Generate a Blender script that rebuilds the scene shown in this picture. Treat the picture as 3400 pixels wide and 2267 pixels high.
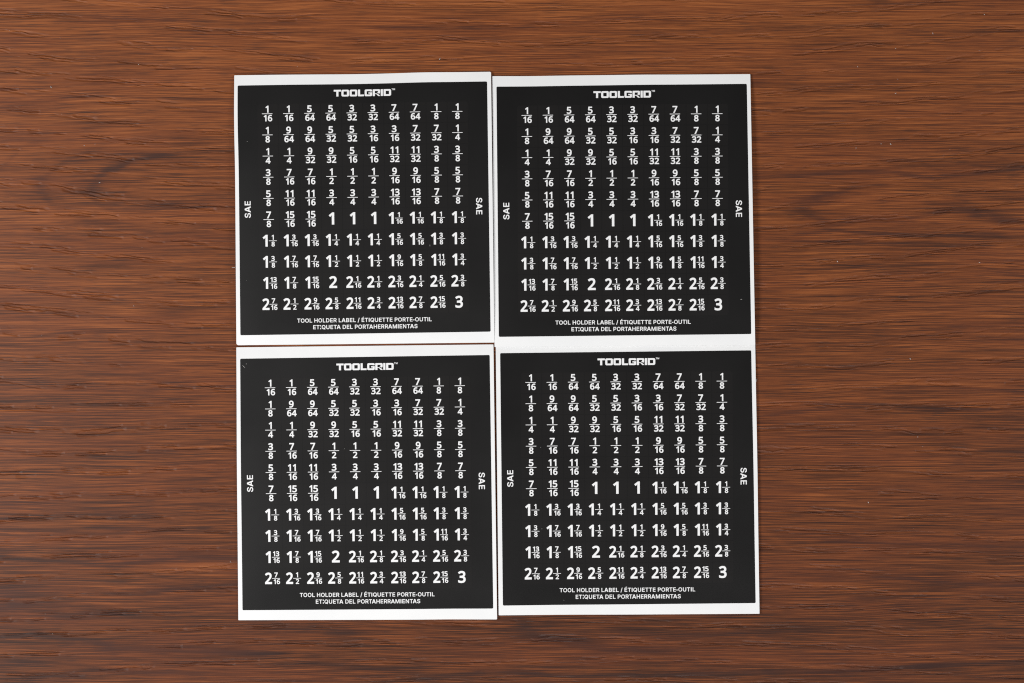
import bpy, bmesh, math, random
import numpy as np
from mathutils import Vector

# ------------------------------------------------------------------ units
S = 0.0001812          # metres per photograph pixel of the 3400 x 2267 original, at table level
PW, PH = 3400, 2267
CAM_H = 1.05           # camera height above the table

def px(x, y):          # table-level metres of a photograph pixel
    return ((x - PW/2)*S, (PH/2 - y)*S)

scene = bpy.context.scene
for o in list(bpy.data.objects):
    bpy.data.objects.remove(o)
COL = scene.collection

# ------------------------------------------------------------------ camera
cam = bpy.data.cameras.new('camera')
cam.sensor_width = 36.0
cam.lens = 36.0*CAM_H/(PW*S)
cam.clip_start, cam.clip_end = 0.01, 50
camo = bpy.data.objects.new('camera', cam)
camo.location = (0, 0, CAM_H)
COL.objects.link(camo)
scene.camera = camo

# ------------------------------------------------------------------ light
world = bpy.data.worlds.new('World'); scene.world = world
world.use_nodes = True
bg = world.node_tree.nodes['Background']
bg.inputs['Color'].default_value = (0.97, 0.98, 1.0, 1)
bg.inputs["Strength"].default_value = 0.09

def area(name, loc, aim, sx, sy, watts, col):
    l = bpy.data.lights.new(name, 'AREA')
    l.shape = 'RECTANGLE'; l.size = sx; l.size_y = sy
    l.energy = watts; l.color = col
    o = bpy.data.objects.new(name, l)
    o.location = loc
    o.rotation_euler = (Vector(aim) - Vector(loc)).to_track_quat('-Z', 'Y').to_euler()
    COL.objects.link(o)
    return o

area('softbox_key', (-1.08, -0.14, 1.08), (0.05, 0, 0), 0.8, 0.5, 18.4, (1.0, 0.99, 0.975))
area('softbox_fill', (1.50, -0.12, 1.20), (0, 0, 0), 0.8, 0.6, 10.5, (1.0, 0.995, 0.985))
area('softbox_front', (0.10, -1.35, 1.15), (0, 0, 0), 1.0, 0.6, 14.6, (1.0, 0.995, 0.985))

scene.view_settings.view_transform = 'Standard'
scene.view_settings.look = 'None'
scene.view_settings.exposure = 0.0
scene.view_settings.gamma = 1.0
scene.view_settings.use_curve_mapping = False
scene.render.engine = 'CYCLES'
scene.cycles.filter_width = 1.15
scene.cycles.use_denoising = False

# ------------------------------------------------------------------ helpers
class NT:
    """small node-building helper"""
    def __init__(self, name):
        self.m = bpy.data.materials.new(name); self.m.use_nodes = True
        self.t = self.m.node_tree; self.t.nodes.clear()
        self.out = self.t.nodes.new('ShaderNodeOutputMaterial')
        self.bsdf = self.t.nodes.new('ShaderNodeBsdfPrincipled')
        self.t.links.new(self.bsdf.outputs[0], self.out.inputs[0])
    def put(self, sock, v):
        if isinstance(v, bpy.types.NodeSocket): self.t.links.new(v, sock)
        elif v is not None: sock.default_value = v
    def node(self, kind, **kw):
        n = self.t.nodes.new(kind)
        for k, v in kw.items(): setattr(n, k, v)
        return n
    def math(self, op, a, b=None, c=None, clamp=False):
        n = self.node('ShaderNodeMath', operation=op, use_clamp=clamp)
        self.put(n.inputs[0], a); self.put(n.inputs[1], b); self.put(n.inputs[2], c)
        return n.outputs[0]
    def step(self, v, a, b, lo=0.0, hi=1.0):
        n = self.node('ShaderNodeMapRange', interpolation_type='SMOOTHSTEP', clamp=True)
        self.put(n.inputs['Value'], v)
        n.inputs['From Min'].default_value = a; n.inputs['From Max'].default_value = b
        n.inputs['To Min'].default_value = lo; n.inputs['To Max'].default_value = hi
        return n.outputs['Result']
    def vec(self, x, y, z=0.0):
        n = self.node('ShaderNodeCombineXYZ')
        self.put(n.inputs[0], x); self.put(n.inputs[1], y); self.put(n.inputs[2], z)
        return n.outputs[0]
    def noise(self, x, y, sx, sy, z=0.0, detail=2.0, rough=0.5, dist=0.0):
        v = self.vec(self.math('MULTIPLY', x, 1.0/sx), self.math('MULTIPLY', y, 1.0/sy), z)
        n = self.node('ShaderNodeTexNoise', noise_dimensions='3D')
        self.put(n.inputs['Vector'], v)
        n.inputs['Scale'].default_value = 1.0
        n.inputs['Detail'].default_value = detail
        n.inputs['Roughness'].default_value = rough
        n.inputs['Distortion'].default_value = dist
        return n.outputs['Fac']
    def mix(self, fac, a, b, blend='MIX'):
        n = self.node('ShaderNodeMix', data_type='RGBA', blend_type=blend)
        self.put(n.inputs[0], fac); self.put(n.inputs[6], a); self.put(n.inputs[7], b)
        return n.outputs[2]
    def ramp(self, fac, stops):
        n = self.node('ShaderNodeValToRGB')
        e = n.color_ramp.elements
        while len(e) < len(stops): e.new(0.5)
        for k, (p, c) in enumerate(stops):
            e[k].position = p; e[k].color = (*c, 1)
        self.put(n.inputs[0], fac)
        return n.outputs[0]
    def bump(self, height, strength=1.0, dist=0.001):
        n = self.node('ShaderNodeBump')
        n.inputs['Strength'].default_value = strength
        n.inputs['Distance'].default_value = dist
        self.put(n.inputs['Height'], height)
        self.t.links.new(n.outputs[0], self.bsdf.inputs['Normal'])
    def xy(self, scale):
        tc = self.node('ShaderNodeTexCoord')
        sp = self.node('ShaderNodeSeparateXYZ')
        self.t.links.new(tc.outputs['Object'], sp.inputs[0])
        return self.math('MULTIPLY', sp.outputs[0], scale), self.math('MULTIPLY', sp.outputs[1], scale)
    def attr(self, name):
        n = self.node('ShaderNodeAttribute', attribute_name=name)
        return n.outputs['Fac']

def srgb(r, g, b):
    f = lambda v: (v/255/12.92) if v/255 <= 0.04045 else ((v/255+0.055)/1.055)**2.4
    return (f(r), f(g), f(b))

def mesh_obj(name, verts, faces, mat, parent=None, smooth=False):
    me = bpy.data.meshes.new(name)
    me.from_pydata(verts, [], faces); me.update()
    if smooth:
        me.polygons.foreach_set('use_smooth', [True]*len(me.polygons))
    me.materials.append(mat)
    o = bpy.data.objects.new(name, me)
    COL.objects.link(o)
    if parent: o.parent = parent
    return o

# ------------------------------------------------------------------ table: wood figure (dark and light bands of the print), photograph pixels
FIGURE = [  # (half width, strength (+ dark, - light), points)
 (13,.5,[(361,567),(335,590),(307,621),(310,640),(325,657),(365,675),(415,690),(480,692)]),
 (8,.38,[(780,498),(540,512),(380,545),(310,600),(300,640),(330,680),(420,715),(600,740),(780,746)]),
 (7,.34,[(700,590),(520,585),(430,605),(400,635),(440,660),(560,680),(720,690)]),
 (8,.36,[(620,438),(380,470),(220,530),(150,590),(140,640),(180,690),(300,735),(520,775),(780,792)]),
 (8,.3,[(420,400),(200,440),(60,500),(0,560)]), (8,.3,[(0,735),(120,770),(330,815),(640,835)]),
 (10,.5,[(282,531),(427,506),(540,512)]), (9,.6,[(380,564),(430,535),(520,520)]),
 (13,.4,[(120,600),(140,640),(180,660),(215,672)]),
 (9,.5,[(0,470),(90,459)]), (10,.5,[(0,360),(150,340),(330,310)]), (7,.5,[(200,320),(420,322),(700,326)]),
 (8,.5,[(0,52),(150,45),(420,60),(800,82)]),
 (16,.45,[(520,680),(640,672),(700,668)]), (9,.5,[(300,1240),(470,1252),(600,1275)]), (12,.5,[(0,1260),(120,1263),(260,1270)]),
 (16,.5,[(0,1325),(150,1330),(420,1345)]), (14,.45,[(0,1395),(220,1405),(420,1420)]), (12,.55,[(290,1505),(350,1515),(420,1512),(560,1500)]),
 (10,.6,[(0,1722),(145,1716),(325,1711),(470,1711)]), (8,.6,[(180,1761),(307,1751),(542,1761),(687,1754)]),
 (9,.9,[(0,1848),(90,1859),(217,1863),(361,1877),(470,1866),(614,1852),(777,1855)]),
 (20,.8,[(-60,1960),(40,1966)]), (7,.7,[(108,1924),(253,1926),(398,1931)]),
 (8,.85,[(524,1964),(596,1953),(669,1949),(777,1938)]), (14,.9,[(-40,2020),(72,2011),(145,2007)]),
 (10,.85,[(199,2047),(289,2040),(416,2040)]),
 (11,1,[(0,2116),(108,2108),(253,2123),(307,2130),(380,2152),(542,2159),(723,2163),(850,2170)]),
 (14,.7,[(0,2206),(72,2203)]), (9,.85,[(90,2257),(163,2246),(253,2242)]), (7,.7,[(325,2221),(470,2232),(615,2235)]),
 (7,.6,[(2500,455),(2690,444)]), (7,1,[(2650,584),(2710,578),(2844,568),(2960,570),(3036,582),(3074,588),(3180,580),(3285,570),(3400,560)]),
 (12,.55,[(2997,536),(3074,543),(3380,551)]), (14,.6,[(2440,584),(2560,583)]),
 (14,.8,[(2718,651),(2699,667),(2687,682),(2689,700)]), (7,.7,[(2718,651),(2775,640),(2844,621),(2921,615)]),
 (11,.7,[(2691,720),(2768,739),(2844,728),(2998,732),(3150,697),(3208,701),(3265,720),(3323,728)]),
 (14,.5,[(3230,690),(3290,705),(3330,730)]),
 (8,.9,[(2672,774),(2768,766),(2921,776),(3017,781),(3304,781)]), (6,.8,[(2615,797),(2806,804),(3017,810),(3265,816)]),
 (6,.6,[(2806,881),(2959,885),(3074,877)]), (8,.7,[(3304,900),(3400,915)]),
 (7,.6,[(3189,1287),(3400,1302)]), (6,.75,[(2500,1387),(2615,1371),(2768,1348),(2921,1341)]),
 (6,.85,[(3017,1352),(3227,1360),(3400,1356)]), (5,.9,[(3285,1498),(3400,1501)]), (7,.6,[(3227,1593),(3400,1596)]),
 (7,.8,[(2768,1797),(2883,1801),(3036,1805),(3380,1816)]), (8,.9,[(2921,1916),(3017,1920),(3150,1935),(3400,1943)]),
 (10,.6,[(2883,1985),(3074,1985)]), (20,.55,[(2520,2099),(2620,2090)]),
 (8,.95,[(3074,2210),(3265,2203),(3400,2199)]), (8,.9,[(2500,2233),(2577,2230),(2768,2230),(2883,2226),(3074,2210)]),
 (16,.7,[(903,2068),(972,2087),(1132,2102)]), (9,.6,[(750,2167),(903,2171)]), (9,.8,[(1056,2202),(1286,2221),(1400,2217)]),
 (9,1,[(1430,2250),(1600,2234),(1702,2231),(1830,2241),(1932,2244),(2034,2241),(2200,2239),(2420,2236)]),
 (15,.75,[(1727,2053),(1753,2091),(1778,2109),(1855,2124),(1932,2139),(2008,2152),(2200,2160)]),
 (6,.9,[(1700,2213),(1780,2214),(1855,2218)]), (9,.55,[(2080,2100),(2250,2112),(2420,2105)]),
 (6,.6,[(850,70),(1025,74)]), (6,.75,[(1270,90),(1762,92)]), (7,.6,[(1970,105),(2250,105),(2600,98)]), (5,.6,[(2900,15),(3150,12)]),
 (6,.6,[(3000,100),(3200,104),(3400,103)]), (14,.4,[(2500,280),(2750,285),(2900,270)]),
 (16,-.6,[(1600,2200),(1730,2208)]), (6,-.6,[(1855,2229),(2200,2229)]), (10,-.7,[(2883,2180),(3075,2176),(3260,2185)]),
 (7,-.8,[(2930,1272),(3100,1273),(3300,1278)]), (8,-.6,[(2700,790),(2960,792)]), (9,-.5,[(2620,1820),(2510,1750)]),
 (12,-.6,[(560,1890),(700,1885),(790,1880)]), (16,-.5,[(60,1737),(250,1735)]), (10,-.6,[(2750,690),(2850,660),(2950,640)]),
 (14,-.6,[(-50,8),(700,10),(1700,6),(2700,8)]), (9,-.5,[(600,185),(800,192)]), (8,-.6,[(2500,325),(2700,330),(2860,318)]),
 (9,-.5,[(2510,740),(2640,735)]), (8,-.6,[(2500,1343),(2620,1340)]), (12,-.55,[(2500,1950),(2800,1950),(3000,1958)]),
 (10,-.6,[(2500,2185),(2700,2210)]), (9,-.5,[(150,700),(420,720),(760,735)]), (8,-.5,[(0,1066),(280,1072)]),
]

def figure_field(X, Y):
    F = np.zeros_like(X)
    for w, s, pts in FIGURE:
        best = np.full_like(X, 1e9)
        n = len(pts)
        for k in range(n-1):
            (x0, y0), (x1, y1) = pts[k], pts[k+1]
            dx, dy = x1-x0, y1-y0
            L2 = dx*dx+dy*dy
            t = ((X-x0)*dx+(Y-y0)*dy)/L2
            tc = np.clip(t, 0, 1)
            ex, ey = X-(x0+tc*dx), Y-(y0+tc*dy)
            # strokes taper softly along the grain past their ends
            d = np.sqrt((ex*0.16)**2 + ey**2)
            best = np.minimum(best, d)
        F += s*np.exp(-(best/w)**2*0.9)
    return F

def axis_lines(lo, hi, step, outer, n_out):
    core = np.arange(lo, hi+step*0.5, step)
    a = np.linspace(-outer, lo, n_out+1)[:-1]
    b = np.linspace(core[-1], outer, n_out+1)[1:]
    return np.concatenate([a, core, b])

def build_table():
    xs = axis_lines(-1850, 1850, 9, 4600, 22)
    ys = axis_lines(-1280, 1280, 5, 3300, 18)
    X, Y = np.meshgrid(xs, ys)
    nx, ny = len(xs), len(ys)
    V = np.zeros((ny*nx, 3)); V[:, 0] = X.ravel()*S; V[:, 1] = Y.ravel()*S
    i = np.arange(nx*ny).reshape(ny, nx)
    top = np.stack([i[:-1, :-1], i[:-1, 1:], i[1:, 1:], i[1:, :-1]], -1).reshape(-1, 4)
    # sides and underside of the 24 mm board
    rim = np.concatenate([i[0, :], i[1:, -1], i[-1, -2::-1], i[-2:0:-1, 0]])
    low = V[rim].copy(); low[:, 2] = -0.024
    base = len(V); V = np.concatenate([V, low])
    n = len(rim); r2 = np.roll(rim, -1)
    li = base+np.arange(n); l2 = np.roll(li, -1)
    side = np.stack([li, l2, r2, rim], -1)
    me = bpy.data.meshes.new('tabletop')
    me.from_pydata(V.tolist(), [], top.tolist()+side.tolist()+[li[::-1].tolist()])
    me.update()
    fig = figure_field(X+PW/2, PH/2-Y).ravel()
    a = me.attributes.new('figure', 'FLOAT', 'POINT')
    a.data.foreach_set('value', np.concatenate([fig, np.zeros(n)]).astype(np.float32))
    o = bpy.data.objects.new('tabletop', me)
    COL.objects.link(o)
    o['kind'] = 'structure'
    o['label'] = 'red brown wood grain tabletop with embossed horizontal grain'
    me.materials.append(wood_material())
    return o

def wood_material():
    N = NT('wood_laminate')
    X, Y = N.xy(1/S)                                   # photograph pixels, y up
    fig = N.attr('figure')
    # gentle waviness of the print
    w1 = N.math('SUBTRACT', N.noise(X, Y, 900, 260, 3.1, 2), 0.5)
    Yp = N.math('ADD', Y, N.math('MULTIPLY', w1, 46.0))
    fine = N.noise(X, Yp, 300, 2.8, 1.0, 4, 0.66)      # hair-thin streaks
    dash = N.noise(X, Yp, 90, 3.0, 7.0, 2, 0.55)       # short dark pores
    mid = N.noise(X, Yp, 900, 26, 2.0, 3, 0.6)         # streak bundles
    wide = N.noise(X, Yp, 1500, 120, 5.0, 2, 0.5)      # broad bands
    tone = N.math('MULTIPLY_ADD', N.math('SUBTRACT', fine, 0.5), FINE, 0.545)
    tone = N.math('MULTIPLY_ADD', N.math('SUBTRACT', mid, 0.5), MID, tone)
    tone = N.math('MULTIPLY_ADD', N.math('SUBTRACT', wide, 0.5), WIDE, tone)
    # figure: drawn bands broken up by the fine streaks
    brk = N.math('MULTIPLY_ADD', N.math('SUBTRACT', fine, 0.5), 2.2, 0.9)
    tone = N.math('SUBTRACT', tone, N.math('MULTIPLY', fig, N.math('MULTIPLY', N.step(brk, 0.1, 1.2, 0.55, 1.05), 0.17)))
    # the plank itself is more orange at the top of the frame, browner low down
    tone = N.math('ADD', tone, N.math('MULTIPLY', N.math('MULTIPLY', Y, 1/1133.0), 0.125))
    col = N.ramp(tone, [(0.10, srgb(42, 29, 27)), (0.34, srgb(75, 44, 30)), (0.52, srgb(108, 60, 35)),
                        (0.70, srgb(133, 75, 41)), (0.92, srgb(161, 95, 52))])
    # dark grey-violet pore dashes, denser inside dark bundles
    pm = N.math('ADD', N.math('MULTIPLY', N.math('SUBTRACT', 0.62, mid), 0.55), N.math('MULTIPLY', fig, 0.10))
    pore = N.step(N.math('ADD', dash, N.math('MULTIPLY', pm, 0.55)), 0.57, 0.70)
    col = N.mix(N.math('MULTIPLY', pore, 0.5), col, (*srgb(54, 40, 36), 1))
    hair = N.step(N.noise(X, Yp, 650, 2.9, 29.0, 2, 0.6), 0.56, 0.64)
    col = N.mix(N.math('MULTIPLY', hair, 0.45), col, (*srgb(50, 36, 31), 1))
    # the drawn figure is printed as clouds of short straight dashes
    cloud = N.noise(X, Y, 100, 4.2, 33.0, 3, 0.62)
    ink_ = N.step(N.math('MULTIPLY_ADD', fig, 0.30, cloud), 0.61, 0.82)
    col = N.mix(N.math('MULTIPLY', ink_, 0.50), col, (*srgb(60, 42, 38), 1))
    # faint warm and cool drift
    hue = N.noise(X, Yp, 700, 90, 9.0, 2)
    col = N.mix(N.step(hue, 0.35, 0.7, 0.0, 0.16), col, (*srgb(123, 65, 44), 1))
    N.put(N.bsdf.inputs['Base Color'], col)
    # ---------------- embossing: rows of broken furrows that sag at the top and arch at the bottom
    X2 = N.math('MULTIPLY', N.math('MULTIPLY', X, X), 2.7e-5)
    lean = N.step(Y, -750, 400, -0.75, 1.35)
    w2 = N.math('SUBTRACT', N.noise(X, Y, 420, 160, 11.0, 2), 0.5)
    Ye = N.math('SUBTRACT', Y, N.math('MULTIPLY', X2, lean))
    Ye = N.math('ADD', Ye, N.math('MULTIPLY', w2, 64.0))
    row = N.math('FRACT', N.math('ADD', N.math('DIVIDE', Ye, 64.0), 20.0))
    off = N.math('ABSOLUTE', N.math('SUBTRACT', row, 0.5))
    band = N.step(off, 0.08, 0.24, 1.0, 0.0)
    gate = N.step(N.noise(X, Ye, 380, 60, 15.0, 1), 0.32, 0.48)
    band = N.math('MULTIPLY', band, gate)
    # each row is a bundle of narrow lanes holding furrows of uneven length with rounded ends
    wig = N.math('MULTIPLY', N.math('SUBTRACT', N.noise(X, Ye, 55, 16, 17.0, 2, 0.6), 0.5), 13.0)
    Yl = N.math('DIVIDE', N.math('ADD', Ye, wig), 9.5)
    lane = N.math('FLOOR', Yl)
    lf = N.math('MULTIPLY_ADD', N.math('FRACT', Yl), 2.0, -1.0)
    prof = N.math('SUBTRACT', 1.0, N.math('MULTIPLY', lf, lf))
    jump = N.node('ShaderNodeTexWhiteNoise', noise_dimensions='1D')
    N.put(jump.inputs['W'], lane)
    run = N.noise(N.math('MULTIPLY_ADD', jump.outputs['Value'], 9000.0, X), lane, 100, 1.7, 13.0, 1, 0.5)
    cut = N.math('MULTIPLY', N.math('MULTIPLY', N.step(run, 0.47, 0.56), prof), band)
    micro = N.noise(X, Yp, 120, 3.6, 19.0, 2, 0.6)
    grit = N.noise(X, Y, 4.0, 3.0, 23.0, 1)
    h = N.math('MULTIPLY', cut, -EMB)
    h = N.math('ADD', h, N.math('MULTIPLY', micro, 0.12))
    h = N.math('ADD', h, N.math('MULTIPLY', grit, 0.03))
    N.bump(h, 1.0, 0.00042)
    N.put(N.bsdf.inputs['Roughness'], N.math('MULTIPLY_ADD', fine, 0.12, 0.40))
    N.bsdf.inputs['Specular IOR Level'].default_value = 0.17
    return N.m

EMB = 1.0
FINE, MID, WIDE = 2.05, 0.22, 0.16
build_table()

DIGITS = {'1':(0.81,[540,0,540,1000,389,1000,97,773,209,628,362,777,344,682,344,0],[2,5,1,6,7,0,0,1,6,1,5,6,3,4,5,5,2,3]),
'2':(0.81,[752,0,752,188,289,188,289,133,593,441,652,521,693,603,709,663,715,726,711,776,701,823,683,866,658,904,626,938,588,965,546,986,499,1001,448,1010,358,1012,286,1000,221,978,137,932,53,870,165,730,296,811,352,828,394,831,437,826,469,812,493,791,508,762,513,720,506,661,484,607,427,529,313,408,61,154,61,0,344,188],[36,37,3,3,2,36,21,22,23,18,25,26,27,17,26,18,26,17,36,2,35,21,23,24,20,21,24,19,20,24,24,25,19,25,18,19,13,14,29,5,6,32,6,7,32,31,32,7,7,8,31,8,9,31,30,31,9,9,10,30,10,11,30,29,30,11,11,12,29,13,29,12,3,37,0,0,1,3,3,1,38,35,2,4,34,35,4,33,34,4,4,5,33,5,32,33,29,14,28,14,15,28,15,16,28,27,28,16,17,27,16,2,3,38,4,2,38]),
'3':(0.81,[447,-7,531,11,602,42,659,85,702,139,730,200,744,268,743,342,735,382,722,418,704,450,680,480,650,506,616,526,577,543,528,554,528,493,566,505,628,543,676,595,695,629,708,666,717,742,714,788,704,830,687,870,663,905,633,938,596,966,552,987,504,1002,449,1010,353,1012,278,1002,181,970,103,926,46,884,149,743,281,813,342,829,418,831,457,821,486,805,505,783,514,754,514,711,509,692,501,675,489,659,474,644,454,631,431,620,403,613,328,606,197,606,197,424,371,422,444,411,497,391,513,380,525,366,534,350,539,330,541,305,540,279,535,257,527,237,516,220,502,206,484,193,461,183,433,175,330,169,235,183,140,214,58,252,58,50,184,4,322,-12,608,530],[77,74,76,75,76,74,35,36,37,73,78,72,33,38,39,39,32,33,78,73,77,74,77,73,56,53,55,53,54,55,35,37,38,34,35,38,38,33,34,41,31,40,31,41,30,72,78,0,0,71,72,57,52,56,53,56,52,32,39,40,40,31,32,17,13,79,59,60,17,16,59,17,15,16,17,17,14,15,3,4,67,66,67,4,65,66,4,4,5,65,64,65,5,5,6,64,63,64,6,6,7,63,62,63,7,7,8,62,8,9,62,61,62,9,9,10,61,10,11,61,60,61,11,17,60,11,11,12,17,13,17,12,18,19,14,20,21,45,21,22,45,44,45,22,22,23,44,23,24,44,71,0,1,70,71,1,69,70,1,1,2,69,68,69,2,2,3,68,3,67,68,59,16,58,57,58,16,52,57,16,16,15,52,51,52,15,50,51,15,49,50,15,48,49,15,47,48,15,15,14,47,14,19,47,46,47,19,19,20,46,20,45,46,44,24,43,24,25,43,25,26,43,26,27,43,42,43,27,27,28,42,28,29,42,41,42,29,30,41,29,14,17,79,18,14,79]),
'4':(0.81,[659,0,659,207,793,207,793,394,659,394,659,1005,478,1005,27,360,27,207,465,207,465,0,532,799,470,799,465,640,465,394,251,390,467,704],[7,8,15,15,8,9,9,14,15,7,15,12,2,3,4,2,4,1,6,11,5,9,10,0,0,1,9,14,9,1,1,4,14,13,14,4,4,11,13,16,13,11,11,6,12,7,12,6,11,4,5,12,15,16,11,12,16]),
'5':(0.81,[427,-9,488,1,545,20,596,46,641,79,679,120,708,166,729,218,741,274,745,335,742,390,730,441,710,488,683,530,647,566,606,596,559,618,509,634,451,644,301,635,316,812,681,812,681,1000,140,1000,100,503,192,445,359,466,435,459,463,451,486,441,504,428,518,414,529,396,537,376,542,352,544,323,542,291,536,264,527,242,514,223,498,208,478,195,455,184,396,171,317,172,223,190,81,252,81,51,193,7,330,-12],[49,44,48,44,45,48,47,48,45,46,47,45,26,19,25,24,25,19,19,20,24,23,24,20,43,0,1,42,43,1,27,28,17,18,27,17,0,43,49,44,49,43,27,18,26,19,26,18,5,6,38,37,38,6,6,7,37,36,37,7,7,8,36,35,36,8,8,9,35,34,35,9,9,10,34,33,34,10,10,11,33,32,33,11,11,12,32,12,13,32,31,32,13,13,14,31,42,1,2,41,42,2,2,3,41,40,41,3,3,4,40,39,40,4,4,5,39,5,38,39,31,14,30,14,15,30,29,30,15,15,16,29,28,29,16,17,28,16,21,22,20,23,20,22]),
'6':(0.81,[481,-9,535,2,584,21,628,48,667,82,701,123,726,170,744,221,755,277,758,337,755,394,745,445,728,493,704,536,673,573,636,604,595,628,550,645,501,655,415,657,350,645,294,621,231,572,213,551,275,551,287,640,310,706,343,760,371,787,406,809,450,825,502,833,688,815,688,997,533,1013,429,1005,339,980,265,939,204,886,157,823,122,752,97,675,73,515,72,378,86,276,116,189,158,116,213,59,277,19,348,-5,424,-13,385,173,354,185,328,206,307,232,282,285,271,340,274,381,289,415,317,446,357,471,408,483,456,482,478,477,498,470,514,460,526,448,548,412,559,366,559,300,554,269,546,244,535,223,522,206,507,193,490,182,472,175,423,168,284,613],[22,23,24,44,45,55,55,56,44,43,44,56,56,57,43,57,23,43,42,43,23,41,42,23,23,22,41,22,25,41,40,41,25,50,77,49,77,51,49,60,61,20,61,19,20,49,51,48,51,52,48,47,48,52,52,53,47,46,47,53,53,54,46,45,46,54,55,45,54,23,57,58,24,23,58,58,59,24,59,60,24,60,20,24,20,21,24,24,21,78,40,25,26,39,40,26,26,27,39,38,39,27,27,28,38,37,38,28,28,29,37,29,36,37,62,63,18,76,0,1,75,76,1,63,64,17,18,63,17,6,7,70,7,8,70,69,70,8,8,9,69,68,69,9,9,10,68,10,11,68,75,1,2,74,75,2,2,3,74,73,74,3,3,4,73,72,73,4,4,5,72,71,72,5,5,6,71,6,70,71,68,11,67,11,12,67,12,13,67,66,67,13,13,14,66,14,15,66,65,66,15,15,16,65,64,65,16,17,64,16,32,33,31,34,31,33,77,50,0,0,76,77,19,61,62,62,18,19,36,29,30,35,36,30,30,31,35,31,34,35,22,24,78,25,22,78]),
'7':(0.81,[369,0,755,861,755,1000,56,1000,56,812,525,812,150,0],[5,0,1,1,2,5,3,4,5,5,2,3,0,5,6]),
'8':(0.81,[469,-10,522,-1,572,14,617,36,657,64,692,98,720,138,739,181,751,230,753,308,742,362,721,410,674,469,574,541,592,532,639,563,696,633,720,700,725,751,721,798,710,843,691,883,664,918,631,948,593,972,551,990,506,1003,458,1010,374,1012,281,995,224,971,176,938,136,896,108,844,94,784,94,714,112,645,148,586,218,520,215,522,175,498,122,447,83,383,67,332,63,276,66,225,77,177,97,134,124,95,158,61,198,34,245,13,296,-2,351,-10,412,-13,339,658,304,692,291,723,289,746,294,779,307,801,331,819,364,831,407,836,452,831,486,819,509,801,522,779,527,747,522,710,507,683,461,644,413,619,347,169,325,176,307,185,294,195,271,223,261,256,261,296,271,332,292,363,327,392,376,421,389,427,453,400,520,357,545,328,556,297,556,258,545,224,522,195,508,185,491,176,439,164,410,163],[38,39,40,45,46,78,44,45,78,78,79,44,43,44,79,42,43,79,28,62,63,73,53,95,53,73,52,73,74,52,61,62,29,62,28,29,52,74,51,74,75,51,50,51,75,75,76,50,49,50,76,48,49,76,76,77,48,47,48,77,46,47,77,78,46,77,42,79,80,41,42,80,80,81,41,40,41,81,38,40,81,81,82,38,82,83,38,83,84,38,36,37,56,56,57,36,35,36,57,57,58,35,34,35,58,58,59,34,33,34,59,32,33,59,59,60,32,31,32,60,30,31,60,60,61,30,61,29,30,94,54,0,65,26,64,27,64,26,94,0,1,93,94,1,26,65,25,13,14,15,7,8,89,8,9,89,93,1,2,92,93,2,2,3,92,91,92,3,3,4,91,4,5,91,90,91,5,5,6,90,6,7,90,7,89,90,89,9,88,9,10,88,10,11,88,87,88,11,11,12,87,86,87,12,85,86,13,71,72,13,70,71,13,13,15,70,69,70,15,15,16,69,16,17,69,68,69,17,17,18,68,18,19,68,67,68,19,19,20,67,20,21,67,66,67,21,21,22,66,22,23,66,23,24,66,65,66,24,25,65,24,95,53,54,54,94,95,85,13,84,13,72,84,38,84,72,55,38,72,64,27,63,28,63,27,86,12,13,55,56,38,56,37,38]),
'9':(0.81,[392,-5,482,20,557,60,618,113,665,177,700,248,725,325,749,485,750,622,736,723,707,810,665,882,611,940,546,981,475,1005,399,1013,324,1006,255,986,195,951,144,905,105,847,79,778,65,702,67,607,77,554,94,507,118,464,149,427,185,396,226,372,270,355,319,345,405,343,471,355,528,379,591,427,608,448,546,448,535,359,512,294,479,240,450,213,415,191,372,175,318,167,243,168,131,192,131,5,288,-13,340,523,322,530,307,540,295,551,274,586,263,634,263,700,268,730,276,755,287,776,300,793,316,807,333,818,351,825,399,832,437,827,467,815,493,794,525,750,545,696,551,642,545,608,525,574,493,545,449,524,394,516,538,387],[46,47,45,23,24,54,22,23,54,54,55,22,21,22,55,0,43,44,0,44,48,31,49,30,49,50,30,45,47,48,48,44,45,30,50,29,50,51,29,28,29,51,51,52,28,27,28,52,26,27,52,52,53,26,25,26,53,24,25,53,54,24,53,21,55,56,56,57,21,20,21,57,57,58,20,19,20,58,58,59,19,18,19,59,59,60,18,17,18,60,60,61,17,61,62,17,62,16,17,74,32,33,73,74,33,63,64,14,15,63,14,35,36,37,5,6,38,35,38,6,36,35,6,6,7,36,7,8,36,70,36,8,69,70,8,8,9,69,68,69,9,9,10,68,42,1,2,41,42,2,2,3,41,40,41,3,3,4,40,39,40,4,4,5,39,5,38,39,34,75,37,33,34,37,73,33,37,72,73,37,71,72,37,37,36,71,36,70,71,68,10,67,10,11,67,66,67,11,11,12,66,65,66,12,12,13,65,64,65,13,14,64,13,43,0,1,1,42,43,32,74,31,49,31,74,16,62,63,63,15,16,35,37,75,38,35,75])}
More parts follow.
